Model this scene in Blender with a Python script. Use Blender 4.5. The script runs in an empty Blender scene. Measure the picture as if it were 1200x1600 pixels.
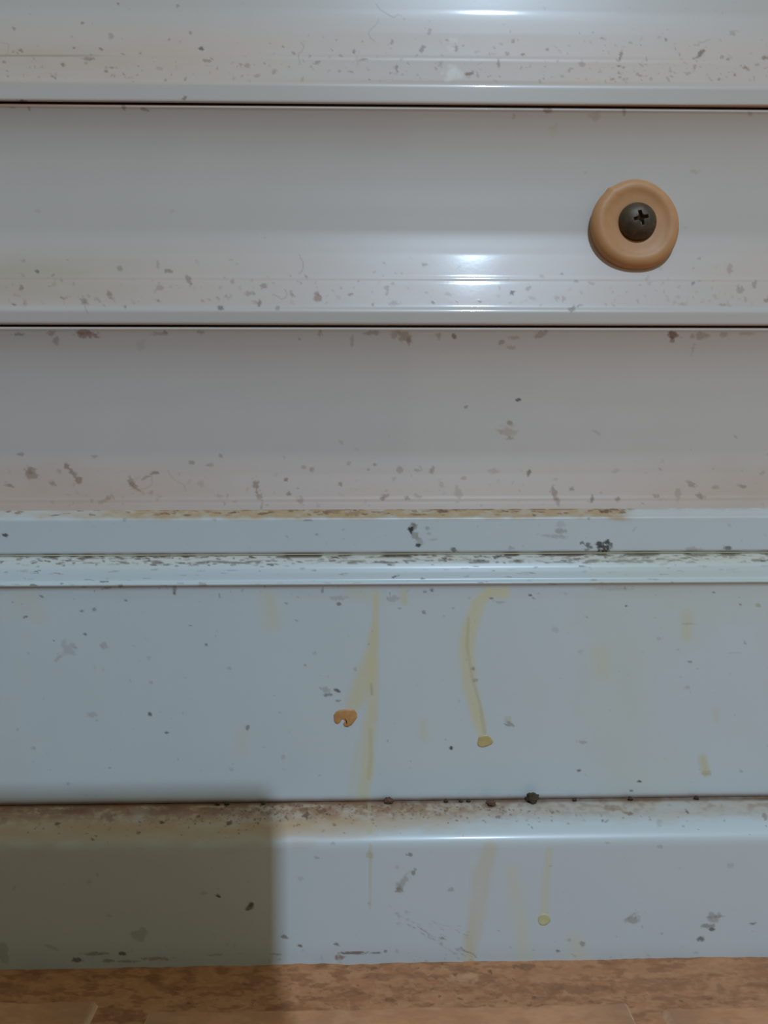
import bpy, bmesh, math, random
import numpy as np
from mathutils import Matrix, Vector

# ------------------------------------------------------------------ camera, world, lamp
SC = bpy.context.scene
F = 1209.0            # focal length in pixels of the 1200 x 1600 frame
D = 0.173             # camera to door plane (Y = 0)
CAMZ = 0.0892         # camera height above the mortar of the floor
YAW, ROLL = 0.0222, 0.0036
CAMX = -D * math.tan(YAW)

cam_data = bpy.data.cameras.new('camera')
cam_data.sensor_fit = 'VERTICAL'
cam_data.sensor_height = 36.0
cam_data.lens = 36.0 * F / 1600.0
cam_data.clip_start = 0.005
cam = bpy.data.objects.new('camera', cam_data)
SC.collection.objects.link(cam)
CM = (Matrix.Translation((CAMX, -D, CAMZ)) @ Matrix.Rotation(-YAW, 4, 'Z')
      @ Matrix.Rotation(math.pi / 2, 4, 'X') @ Matrix.Rotation(-ROLL, 4, 'Z'))
cam.matrix_world = CM
SC.camera = cam

SC.view_settings.view_transform = 'Standard'
SC.view_settings.look = 'None'
SC.view_settings.gamma = 1.0
SC.view_settings.use_curve_mapping = False
SC.view_settings.exposure = -0.13

world = bpy.data.worlds.new('world')
SC.world = world
world.use_nodes = True
bg = world.node_tree.nodes['Background']
bg.inputs[0].default_value = (0.89, 1.0, 0.72, 1)     # dim warm light of the room
bg.inputs[1].default_value = 0.34

LAMP_POS = Vector((0.27, -1.40, CAMZ + 1.30))
ld = bpy.data.lights.new('ceiling_lamp', 'AREA')
ld.shape = 'SQUARE'
ld.size = 0.024
ld.energy = 21.0
ld.color = (0.57, 0.77, 1.0)
lamp = bpy.data.objects.new('ceiling_lamp', ld)
SC.collection.objects.link(lamp)
lamp.location = LAMP_POS
lamp.rotation_euler = (Vector((0, 0, CAMZ)) - LAMP_POS).to_track_quat('-Z', 'Y').to_euler()

# ------------------------------------------------------------------ helpers
rng = np.random.default_rng(7)
CMI = np.array(CM.inverted())


def project(P):
    """world points (N,3) -> frame coordinates, used to measure where a mark sits on a surface"""
    q = P @ CMI[:3, :3].T + CMI[:3, 3]
    d = np.maximum(-q[:, 2], 0.004)
    return 600 + F * q[:, 0] / d, 800 - F * q[:, 1] / d


def zrow(v, y):
    return CAMZ - (v - 800.0) / F * (D + y)


def point_at(px, py, Y):
    o = CM.translation
    d = CM.to_3x3() @ Vector(((px - 600) / F, -(py - 800) / F, -1.0))
    t = (Y - o.y) / d.y
    return o + d * t


def s2l(c):
    c = np.array(c, float) / 255.0
    return np.where(c <= 0.04045, c / 12.92, ((c + 0.055) / 1.055) ** 2.4)


_lat = rng.random((256, 256))


def vnoise(x, y, seed=0):
    x = x + seed * 17.31
    y = y + seed * 9.77
    xi = np.floor(x).astype(int); yi = np.floor(y).astype(int)
    fx = x - xi; fy = y - yi
    fx = fx * fx * (3 - 2 * fx); fy = fy * fy * (3 - 2 * fy)
    a = _lat[xi % 256, yi % 256]; b = _lat[(xi + 1) % 256, yi % 256]
    c = _lat[xi % 256, (yi + 1) % 256]; d = _lat[(xi + 1) % 256, (yi + 1) % 256]
    return (a * (1 - fx) + b * fx) * (1 - fy) + (c * (1 - fx) + d * fx) * fy


def fbm(x, y, seed=0, octv=4):
    s = 0; a = 0.5; t = 0
    for k in range(octv):
        s = s + a * vnoise(x * 2 ** k, y * 2 ** k, seed + k * 3); t += a; a *= 0.55
    return s / t


def sstep(a, b, x):
    t = np.clip((x - a) / (b - a), 0, 1)
    return t * t * (3 - 2 * t)


def tag(o, label=None, cat=None, group=None, kind=None):
    if label: o['label'] = label
    if cat: o['category'] = cat
    if group: o['group'] = group
    if kind: o['kind'] = kind
    return o


def link(name, me, mat, parent=None, loc=None):
    o = bpy.data.objects.new(name, me)
    SC.collection.objects.link(o)
    if mat: me.materials.append(mat)
    if parent: o.parent = parent
    if loc is not None: o.location = loc
    return o


def empty(name, loc=(0, 0, 0)):
    o = bpy.data.objects.new(name, None)
    o.empty_display_size = 0.01
    SC.collection.objects.link(o)
    o.location = loc
    return o


def columns(dense=0.00027, half=0.45):
    a = np.arange(-0.094, 0.0985, dense)
    l = np.linspace(-half, a[0], 70)[:-1]
    r = np.linspace(a[-1], half, 70)[1:]
    return np.concatenate([l, a, r])


def resample(pts, step, sigma):
    """pts (row, Y in mm) -> rounded dense profile in (row, Y mm)"""
    p = np.array(pts, float)
    q = p.copy(); q[:, 1] *= 7.0
    seg = np.hypot(*(np.diff(q, axis=0).T))
    s = np.concatenate([[0], np.cumsum(seg)])
    fine = 0.5
    t = np.linspace(0, s[-1], int(s[-1] / fine) + 2)
    a = np.interp(t, s, q[:, 0]); b = np.interp(t, s, q[:, 1])
    if sigma > 0:
        k = np.arange(-int(4 * sigma / fine), int(4 * sigma / fine) + 1) * fine
        w = np.exp(-k * k / (2 * sigma * sigma)); w /= w.sum()
        n = len(k) // 2
        def sm(z):
            e = np.concatenate([2 * z[0] - z[n:0:-1], z, 2 * z[-1] - z[-2:-n - 2:-1]])
            return np.convolve(e, w, 'valid')
        a = sm(a); b = sm(b)
    st = max(1, int(round(step / fine)))
    idx = np.unique(np.concatenate([np.arange(0, len(a), st), [len(a) - 1]]))
    return np.stack([a[idx], b[idx] / 7.0], 1)


class Sheet:
    """an extruded profile as a dense grid, with marks laid on it"""

    def __init__(self, prof_yz, base, xs=None):
        self.xs = columns() if xs is None else xs
        self.n = len(self.xs); self.m = len(prof_yz)
        Y = prof_yz[:, 0]; Z = prof_yz[:, 1]
        XX, YY = np.meshgrid(self.xs, Y); _, ZZ = np.meshgrid(self.xs, Z)
        self.P = np.stack([XX.ravel(), YY.ravel(), ZZ.ravel()], 1)
        u, v = project(self.P)
        self.u = u.reshape(self.m, self.n); self.v = v.reshape(self.m, self.n)
        self.C = np.empty((self.m, self.n, 3)); self.C[:] = base
        self.G = np.zeros((self.m, self.n))
        mid = np.argmin(abs(self.xs))
        self.cu = self.u[self.m // 2]; self.rv = self.v[:, mid]

    def window(self, x, y, r):
        c0 = np.searchsorted(self.cu, x - r * 1.3 - 8); c1 = np.searchsorted(self.cu, x + r * 1.3 + 8)
        rows = np.nonzero(abs(self.rv - y) < r + 12)[0]
        if c1 <= c0 or len(rows) == 0: return None
        return slice(rows[0], rows[-1] + 1), slice(c0, c1)

    def over(self, sl, a, col, grime=1.0):
        a = a[..., None]
        self.C[sl] = self.C[sl] * (1 - a) + np.array(col) * a
        self.G[sl] = self.G[sl] * (1 - a[..., 0]) + a[..., 0] * grime

    def speck(self, x, y, rx, ry=None, ang=0, col=(.10, .07, .05), a=.7, soft=.5, rag=.5):
        ry = rx if ry is None else ry
        sl = self.window(x, y, max(rx, ry) * 1.6)
        if sl is None: return
        dx = self.u[sl] - x; dy = self.v[sl] - y
        t = math.radians(ang); c, s = math.cos(t), math.sin(t)
        e = np.hypot((dx * c + dy * s) / rx, (-dx * s + dy * c) / ry)
        f = max(3.0, min(rx, ry) * .8)
        e = e + 1.5 * rag * (fbm(self.u[sl] / f, self.v[sl] / f, seed=(x * 3.1 + y) % 97, octv=3) - .5) * 2
        self.over(sl, a * (1 - sstep(1 - soft * .7, 1 + soft * .3, e)), col)

    def streak(self, pts, col, a, soft=.6, grime=.3):
        p = np.array(pts, float)
        cx, cy = p[:, 0].mean(), p[:, 1].mean()
        r = max(np.ptp(p[:, 0]), np.ptp(p[:, 1])) / 2 + p[:, 2].max() * 2
        sl = self.window(cx, cy, r)
        if sl is None: return
        U = self.u[sl]; V = self.v[sl]; best = np.full(U.shape, 9.0)
        for (x0, y0, w0), (x1, y1, w1) in zip(p[:-1], p[1:]):
            L2 = (x1 - x0) ** 2 + (y1 - y0) ** 2
            t = np.clip(((U - x0) * (x1 - x0) + (V - y0) * (y1 - y0)) / L2, 0, 1)
            d = np.hypot(U - x0 - t * (x1 - x0), V - y0 - t * (y1 - y0)) / (w0 + t * (w1 - w0))
            best = np.minimum(best, d)
        best = best + .35 * (fbm(U / 14, V / 22, 5) - .5)
        self.over(sl, a * (1 - sstep(1 - soft, 1 + soft * .4, best)) * (.7 + .6 * fbm(U / 11, V / 40, 8)), col, grime)

    def film(self, alpha, col, grime=.6):
        self.over((slice(None), slice(None)), np.clip(alpha, 0, 1), col, grime)

    def build(self, name, mat, parent=None):
        m, n = self.m, self.n
        me = bpy.data.meshes.new(name)
        me.vertices.add(m * n)
        me.vertices.foreach_set('co', self.P.astype(np.float32).ravel())
        i = np.arange((m - 1) * n).reshape(m - 1, n)[:, :-1]
        q = np.stack([i, i + n, i + n + 1, i + 1], -1).reshape(-1, 4)   # normals towards the viewer
        nf = len(q)
        me.loops.add(nf * 4); me.polygons.add(nf)
        me.polygons.foreach_set('loop_start', np.arange(0, nf * 4, 4, dtype=np.int32))
        me.loops.foreach_set('vertex_index', q.astype(np.int32).ravel())
        me.update(calc_edges=True)
        me.polygons.foreach_set('use_smooth', np.ones(nf, bool))
        at = me.color_attributes.new('albedo', 'FLOAT_COLOR', 'POINT')
        c = np.concatenate([self.C.reshape(-1, 3), self.G.reshape(-1, 1)], 1).astype(np.float32)
        at.data.foreach_set('color', c.ravel())
        return link(name, me, mat, parent)


# ------------------------------------------------------------------ materials
def nodes(name):
    m = bpy.data.materials.new(name); m.use_nodes = True
    nt = m.node_tree
    return m, nt, nt.nodes, nt.links, nt.nodes['Principled BSDF']


def lacquer(name, rough, dirty_rough=.65, wav=.012, spec=.5, coat=None):
    """glossy lacquered surface; the marks and stains come from the mesh, gloss drops where grime lies"""
    m, nt, N, L, b = nodes(name)
    at = N.new('ShaderNodeVertexColor'); at.layer_name = 'albedo'
    tc = N.new('ShaderNodeTexCoord')
    mp = N.new('ShaderNodeMapping'); mp.inputs['Scale'].default_value = (1, 1, 1)
    L.new(tc.outputs['Object'], mp.inputs[0])
    n1 = N.new('ShaderNodeTexNoise'); n1.inputs['Scale'].default_value = 60; n1.inputs['Detail'].default_value = 3
    L.new(mp.outputs[0], n1.inputs['Vector'])
    hv = N.new('ShaderNodeMapRange'); hv.inputs['To Min'].default_value = .975; hv.inputs['To Max'].default_value = 1.025
    L.new(n1.outputs['Fac'], hv.inputs['Value'])
    mul = N.new('ShaderNodeVectorMath'); mul.operation = 'SCALE'
    L.new(at.outputs['Color'], mul.inputs[0]); L.new(hv.outputs[0], mul.inputs['Scale'])
    L.new(mul.outputs[0], b.inputs['Base Color'])
    r = N.new('ShaderNodeMapRange'); r.inputs['To Min'].default_value = rough; r.inputs['To Max'].default_value = dirty_rough
    L.new(at.outputs['Alpha'], r.inputs['Value']); L.new(r.outputs[0], b.inputs['Roughness'])
    n2 = N.new('ShaderNodeTexNoise'); n2.inputs['Scale'].default_value = 900; n2.inputs['Detail'].default_value = 2
    L.new(tc.outputs['Object'], n2.inputs['Vector'])
    ad = N.new('ShaderNodeMath'); ad.operation = 'MULTIPLY_ADD'; ad.inputs[1].default_value = wav
    L.new(n2.outputs['Fac'], ad.inputs[0])
    gr = N.new('ShaderNodeMath'); gr.operation = 'MULTIPLY'; gr.inputs[1].default_value = .05
    L.new(at.outputs['Alpha'], gr.inputs[0]); L.new(gr.outputs[0], ad.inputs[2])
    bp = N.new('ShaderNodeBump'); bp.inputs['Distance'].default_value = .0003; bp.inputs['Strength'].default_value = .5
    L.new(ad.outputs[0], bp.inputs['Height']); L.new(bp.outputs[0], b.inputs['Normal'])
    b.inputs['Specular IOR Level'].default_value = spec
    if coat:
        cm = N.new('ShaderNodeMapRange'); cm.inputs['To Min'].default_value = coat[0]; cm.inputs['To Max'].default_value = 0
        L.new(at.outputs['Alpha'], cm.inputs['Value']); L.new(cm.outputs[0], b.inputs['Coat Weight'])
        b.inputs['Coat Roughness'].default_value = coat[1]
        L.new(bp.outputs[0], b.inputs['Coat Normal'])
    return m


def plain(name, col, rough=.5, var=.12, scale=400, bump=.0001, spec=.5, metallic=0):
    m, nt, N, L, b = nodes(name)
    tc = N.new('ShaderNodeTexCoord')
    n = N.new('ShaderNodeTexNoise'); n.inputs['Scale'].default_value = scale; n.inputs['Detail'].default_value = 4
    L.new(tc.outputs['Object'], n.inputs['Vector'])
    cr = N.new('ShaderNodeValToRGB')
    c = np.array(col)
    cr.color_ramp.elements[0].color = (*(c * (1 - var)), 1); cr.color_ramp.elements[0].position = .3
    cr.color_ramp.elements[1].color = (*np.minimum(c * (1 + var), 1), 1); cr.color_ramp.elements[1].position = .7
    L.new(n.outputs['Fac'], cr.inputs[0]); L.new(cr.outputs[0], b.inputs['Base Color'])
    b.inputs['Roughness'].default_value = rough
    b.inputs['Metallic'].default_value = metallic
    b.inputs['Specular IOR Level'].default_value = spec
    bp = N.new('ShaderNodeBump'); bp.inputs['Distance'].default_value = bump; bp.inputs['Strength'].default_value = .6
    L.new(n.outputs['Fac'], bp.inputs['Height']); L.new(bp.outputs[0], b.inputs['Normal'])
    return m


M_board = lacquer('board_lacquer', .36, .5, coat=(.7, .07))
M_rail = lacquer('rail_lacquer', .30, .6)
M_sill = lacquer('sill_lacquer', .36, .7, coat=(.22, .12))
M_floor = lacquer('cement', .75, .9, wav=.5, spec=.3)
M_rubber = plain('beige_rubber', (.54, .265, .12), .50, .06, 300, .00012, spec=.4)
M_screw = plain('dark_oxidised_steel', (.085, .056, .036), .48, .35, 700, .00006, spec=.5, metallic=.35)
M_orange = plain('orange_dried_drop', (.52, .26, .10), .35, .25, 500, .0001)
M_amber = plain('amber_dried_drop', (.50, .38, .17), .35, .15, 500, .0001)
M_olive = plain('yellow_dried_drop', (.54, .50, .29), .35, .12, 500, .0001)
M_crumb = plain('dirt', (.06, .04, .022), .9, .4, 2500, .0002)
M_crumb2 = plain('reddish_dirt', (.13, .065, .04), .9, .4, 2500, .0002)
M_shadow_block = plain('shadow_block_grey', (.42, .38, .33), .9, .15, 60, .001)  # grey of the unseen block added to cast a shadow

BOARD = np.array([.545, .478, .455])
RAIL = np.array([.565, .602, .63])
BROWN = np.array([.20, .095, .050])
TAN = np.array([.46, .31, .19])
PINK = np.array([.60, .425, .355])
GREY = np.array([.21, .17, .135])
BLACK = np.array([.034, .026, .020])
WARM = np.array([1.25, .9, .68])
YEL = np.array([.62, .55, .34])


def cat_rom(pts, per=12):
    p = np.array(pts, float); out = []
    e = np.vstack([2 * p[0] - p[1], p, 2 * p[-1] - p[-2]])
    for i in range(1, len(e) - 2):
        a, b, c, d = e[i - 1:i + 3]
        for t in np.linspace(0, 1, per, endpoint=False):
            out.append(.5 * ((2 * b) + (c - a) * t + (2 * a - 5 * b + 4 * c - d) * t * t + (-a + 3 * b - 3 * c + d) * t ** 3))
    out.append(p[-1])
    return [tuple(q) for q in out]


def to_yz(prof):
    Y = prof[:, 1] / 1000.0
    return np.stack([Y, zrow(prof[:, 0], Y)], 1)


def jit(mean, s):
    return float(np.clip(rng.normal(mean, s), mean - 2 * s, mean + 2 * s))


def scatter(S, n, x0, x1, yf, size=(1, 3.5), cols=(BROWN, GREY), al=(.15, .6), stretch=2.6):
    """random specks; yf draws a row"""
    for _ in range(n):
        x = rng.uniform(x0, x1); y = yf()
        r = rng.uniform(*size) * rng.uniform(.5, .95)
        S.speck(x, y, r * rng.uniform(1, stretch), r, rng.uniform(0, 180), cols[rng.integers(len(cols))],
                rng.uniform(*al), .6, .6)


def hair(S, x, y, L, ang, col=BROWN, a=.35, w=1.2, curl=.6):
    pts = []; t = math.radians(ang)
    for k in range(6):
        pts.append((x, y, w)); x += math.cos(t) * L / 5; y += math.sin(t) * L / 5; t += rng.normal(0, curl)
    S.streak(pts, col, a, .8, .8)


# ------------------------------------------------------------------ the door: boards, bead, bottom rail
door = empty('door_1', (0, 0, 0))
tag(door, 'white slatted door bottom with grimy horizontal boards above a pale blue-white rail', 'door', kind='structure')

COVE = [(172, -1.5), (188, -.65), (210, .25), (242, 1.0), (285, 1.37), (330, 1.33), (360, 1.24)]


def board_profile(dv, crease=483):
    pts = [(158, 3.0), (164.5, 2.2), (165.5, -.9), (167.5, -1.75), (169.5, -1.8)]
    pts += cat_rom(COVE)
    c = crease
    pts += [(366, 1.18), (373, 1.06), (380, .91), (396, .54), (432, -.50), (435.5, -.68), (438, -.66), (441, -.80), (c - 3, -2.0), (c, -2.25), (c + 4, -2.4), (505, -2.3), (508.2, -2.0), (509, 3.0)]
    pts = np.array([(v + dv, y) for v, y in pts])
    return pts


def make_board(dv, dense=True, crease=483):
    pr = resample(board_profile(dv, crease), 1.5 if dense else 6, 1.6)
    S = Sheet(to_yz(pr), BOARD, None if dense else np.linspace(-.45, .45, 40))
    return S


def yf_lower(c, s, hi):
    def f():
        while True:
            y = c - abs(rng.normal(0, s))
            if y < hi: return y
    return f


def board_dirt(S, dv, tint=1.0):
    """dust lies on the part of each board that faces up; dv shifts from the middle board"""
    v = S.v - dv; u = S.u
    n = fbm(u / 170, v / 60, 3 + dv / 100)
    n2 = fbm(u / 30, v / 18, 13 + dv / 77)
    zone = sstep(350, 425, v) * (1 - sstep(470, 484, v))
    S.film(zone * (.25 + .75 * n) * tint * (.62 + .4 * n2), PINK)
    # brown dirt caught along the joint above
    under = (1 - sstep(0, 3, abs(v - 169))) * fbm(u / 22, v / 30, 21 + dv / 50)
    S.film(under * .8, np.array([.62, .46, .36]))
    S.G = np.maximum(S.G, .95 * (1 - sstep(2, 7, abs(v - 168))))
    S.film(sstep(164.5, 166, 171 - v + 162) * 0, TAN)
    gap = 1 - sstep(164, 167, v)
    S.film(gap * .9, BROWN * 1.9)
    S.film(sstep(507.5, 509, v) * .9, BROWN * 1.9)


B1, B2, B3 = -345, 0, 345
# boards higher up, outside the frame
for dv in (-690, -1035):
    S = make_board(dv, False); board_dirt(S, dv); S.build('board', M_board, door)

# --- top board
S = make_board(B1, crease=474)
board_dirt(S, B1, 1.0)
left = 1 - sstep(60, 420, S.u)
S.film(left * sstep(60, 88, S.v) * (1 - sstep(100, 140, S.v)) * .4 * fbm(S.u / 60, S.v / 14, 4), np.array([.42, .31, .21]))
S.film((1 - sstep(90, 190, S.u)) * (1 - sstep(0, 2.2, abs(S.v - 87))) * .45, BROWN)
scatter(S, 300, -60, 1260, yf_lower(128, 34, 128), (1, 2.8), (BROWN, BROWN * 1.3, BROWN), (.10, .5))
scatter(S, 60, 880, 1260, yf_lower(126, 26, 127), (1, 3), (BROWN, BROWN * 1.3, BROWN), (.15, .5))
scatter(S, 26, -60, 1260, lambda: rng.uniform(0, 60), (.8, 2), (BROWN, GREY), (.1, .3))
for x, y, rx, ry, an, c, a in [
    (315, 76, 3.6, 3, 0, BLACK, .75), (325, 95, 8, 3, 0, BROWN, .5), (33, 79, 5, 2.5, 30, BROWN, .55), (83, 120, 7, 2.5, 35, BROWN, .5),
    (22, 45, 3, 3, 0, BROWN, .45), (128, 36, 2.5, 3, 0, BROWN, .6), (98, 101, 4, 3, 60, BROWN, .6), (115, 75, 2, 2, 0, BROWN, .6),
    (158, 77, 4, 2.2, 30, BROWN, .55), (166, 111, 3, 2.5, 0, BROWN, .6), (173, 57, 4, 5, 0, BROWN, .35), (140, 92, 11, 3, 0, BROWN, .5),
    (385, 103, 4, 5, 60, BROWN, .4), (297, 52, 3, 3, 0, BROWN, .5), (278, 9, 3, 3, 0, GREY, .5), (442, 73, 2.5, 2, 0, BROWN, .5),
    (402, 118, 6, 2.5, 0, BROWN, .35), (495, 98, 6, 3, 0, BROWN, .45), (553, 80, 2.6, 4.5, 0, BROWN, .6), (568, 93, 7, 2, 0, BROWN, .5),
    (250, 107, 6, 3, 0, BROWN, .25), (185, 5, 3, 2.5, 0, BROWN, .6), (613, 65, 3, 5, 20, BROWN, .5), (660, 76, 3.4, 7, 25, BROWN, .55),
    (713, 75, 3, 6, 0, BROWN, .5), (732, 116, 6, 3, 0, BROWN, .8), (779, 100, 2.5, 7, 0, BROWN, .55), (802, 64, 3, 5, 20, BROWN, .5),
    (792, 84, 5, 3, 0, BROWN, .45), (970, 88, 3, 8, 15, BROWN, .65), (967, 103, 4, 2, 0, BROWN, .7), (1095, 83, 10, 4, -55, BROWN * .7, .75),
    (1088, 90, 6, 2, -20, BROWN, .6), (1040, 62, 3, 2.5, 0, BROWN, .6), (1195, 90, 7, 3, 0, BROWN, .7), (1137, 92, 5, 3, 40, BROWN, .55),
    (1148, 116, 3, 2.5, 0, BROWN, .6), (1123, 124, 3, 2.5, 0, BROWN, .6), (855, 77, 2.5, 2.5, 0, BROWN, .6), (817, 85, 3, 2, 0, BROWN, .6),
    (908, 101, 6, 4, 0, BROWN, .4), (956, 124, 4, 2.5, 0, BROWN, .5), (620, 107, 2.6, 6, 0, BROWN, .6), (1165, 106, 5, 2, 0, BROWN, .5),
    (1075, 115, 5, 3, 0, BROWN, .35), (671, 50, 3, 5, 10, BROWN, .35), (688, 100, 3, 5, 40, BROWN, .35), (1145, 52, 5, 4, 0, BROWN, .35),
    (940, 60, 3, 2, 0, BROWN, .45), (38, 159, 9, 2.5, 20, BROWN, .8), (287, 154, 5, 3, -30, BROWN, .7), (558, 96, 3, 9, 0, PINK * .7, .35)]:
    S.speck(x, y, rx, ry, an, c, a)
S.speck(707, 117, 15, 10, 0, np.array([.80, .76, .74]), .45, .9); S.speck(709, 106, 8, 7, 0, np.array([.80, .76, .74]), .35, .9)  # whitish reflections painted into the board colour, here and on the next line
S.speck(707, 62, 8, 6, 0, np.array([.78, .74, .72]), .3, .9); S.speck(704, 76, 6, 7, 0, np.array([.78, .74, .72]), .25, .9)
hair(S, 588, 6, 45, 60, GREY, .35); hair(S, 592, 30, 45, 115, GREY, .3); hair(S, 470, 66, 40, 50, BROWN, .3)
hair(S, 10, 85, 30, -60, BROWN, .2); hair(S, 1085, 70, 30, 10, BROWN, .3)
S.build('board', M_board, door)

# --- middle board
S = make_board(B2)
board_dirt(S, B2, .75)
S.film((1 - sstep(40, 330, S.u)) * sstep(380, 420, S.v) * (1 - sstep(455, 480, S.v)) * .5 * (.4 + fbm(S.u / 70, S.v / 24, 4)), np.array([.44, .35, .26]))
scatter(S, 130, -60, 1260, yf_lower(478, 34, 479), (1.2, 3.6), (BROWN, BROWN * 1.3, BROWN), (.07, .34))
scatter(S, 40, -60, 640, yf_lower(474, 26, 479), (1.5, 4), (BROWN,), (.12, .4))
scatter(S, 40, 1000, 1260, yf_lower(474, 26, 479), (1.5, 4), (BROWN, GREY), (.12, .4))
for x, y, rx, ry, an, c, a in [
    (58, 424, 4.5, 3, 10, BROWN * .6, .65), (34, 450, 3.5, 5, 0, BROWN, .5), (187, 419, 5, 4, 0, BROWN, .4), (265, 424, 7, 4, 0, BROWN, .55),
    (295, 437, 4, 9, -30, BROWN, .5), (250, 449, 6, 6, 0, BROWN, .35), (172, 462, 4, 8, -30, BROWN, .5), (131, 470, 9, 4, 30, BROWN, .45),
    (22, 476, 5, 2, 15, BROWN, .65), (98, 466, 5, 3, 30, BROWN, .4), (195, 479, 3.5, 3, 0, BROWN, .5), (345, 481, 5, 4, 30, BLACK + .03, .65),
    (406, 474, 3, 7, 10, BLACK + .05, .6), (387, 459, 5, 4, 0, BROWN, .4), (412, 447, 6, 4, -20, BROWN, .5), (433, 481, 4, 4, 0, BROWN, .45),
    (497, 466, 7, 6, 30, BROWN * 1.3, .65), (495, 459, 4, 4, 0, BROWN, .5), (478, 432, 2, 5, -35, BROWN, .5), (316, 470, 5, 2.5, 20, BROWN, .4),
    (363, 440, 3, 4, 0, BROWN, .4), (548, 460, 3.5, 3, 0, BROWN, .55), (560, 440, 2.5, 2.5, 0, BROWN, .4), (247, 412, 3, 6, 0, BROWN, .3),
    (37, 407, 4, 3, 0, BROWN, .3), (105, 406, 3, 2, 0, BROWN, .3), (583, 476, 2.5, 2.5, 0, BROWN, .5), (800, 457, 4, 4, 0, BLACK + .02, .7),
    (893, 484, 6.5, 5, 0, GREY * .8, .6), (903, 478, 4, 1.8, -40, GREY * .8, .6), (877, 428, 3, 2, 0, GREY, .5), (900, 440, 4, 3, 0, GREY, .4),
    (1083, 443, 4, 2.5, -40, BLACK + .05, .6), (1092, 404, 5, 2, -20, GREY, .4), (1140, 420, 5, 7, 0, BROWN, .35), (1157, 455, 7, 6, 0, BROWN, .4),
    (1178, 445, 4, 7, 20, BROWN, .45), (1197, 470, 4, 3, 0, BROWN, .5), (1130, 476, 7, 2.5, 0, BROWN, .4), (676, 472, 2.5, 2.5, 0, GREY, .6),
    (750, 471, 3, 3, 0, GREY, .5), (664, 413, 5, 3, 0, GREY, .4), (617, 474, 9, 4, 0, GREY, .3), (825, 451, 3, 6, 30, GREY, .4),
    (870, 465, 5, 3, 0, GREY, .3), (603, 450, 4, 4, 0, GREY, .35), (1065, 475, 6, 3, 0, BROWN, .3), (1086, 268, 8, 4, 0, GREY, .22),
    (865, 205, 9, 12, 0, np.array([.46, .42, .28]), .35), (856, 173, 6, 5, 0, BROWN, .55), (930, 181, 11, 8, 0, TAN * .8, .35),
    (975, 174, 3, 7, 0, BROWN, .45), (803, 181, 3, 5, 0, BROWN, .3), (46, 170, 5, 2, 60, BROWN, .5), (194, 167, 3, 6, -15, BROWN, .55),
    (226, 171, 9, 2.2, 15, BROWN, .5), (20, 168, 6, 2, 0, BROWN, .3), (1110, 170, 18, 2.5, 0, TAN, .4), (1172, 178, 4, 5, 0, BROWN, .3),
    (915, 270, 3, 2, 0, GREY, .25), (268, 330, 4, 3, 0, GREY, .15), (60, 330, 5, 3, 0, GREY, .15)]:
    S.speck(x, y, rx, ry, an, c, a)
hair(S, 468, 398, 34, 70, BROWN, .35); hair(S, 445, 452, 36, 60, BROWN, .3); hair(S, 128, 462, 30, 50, BROWN, .3)
S.build('board', M_board, door)

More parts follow.
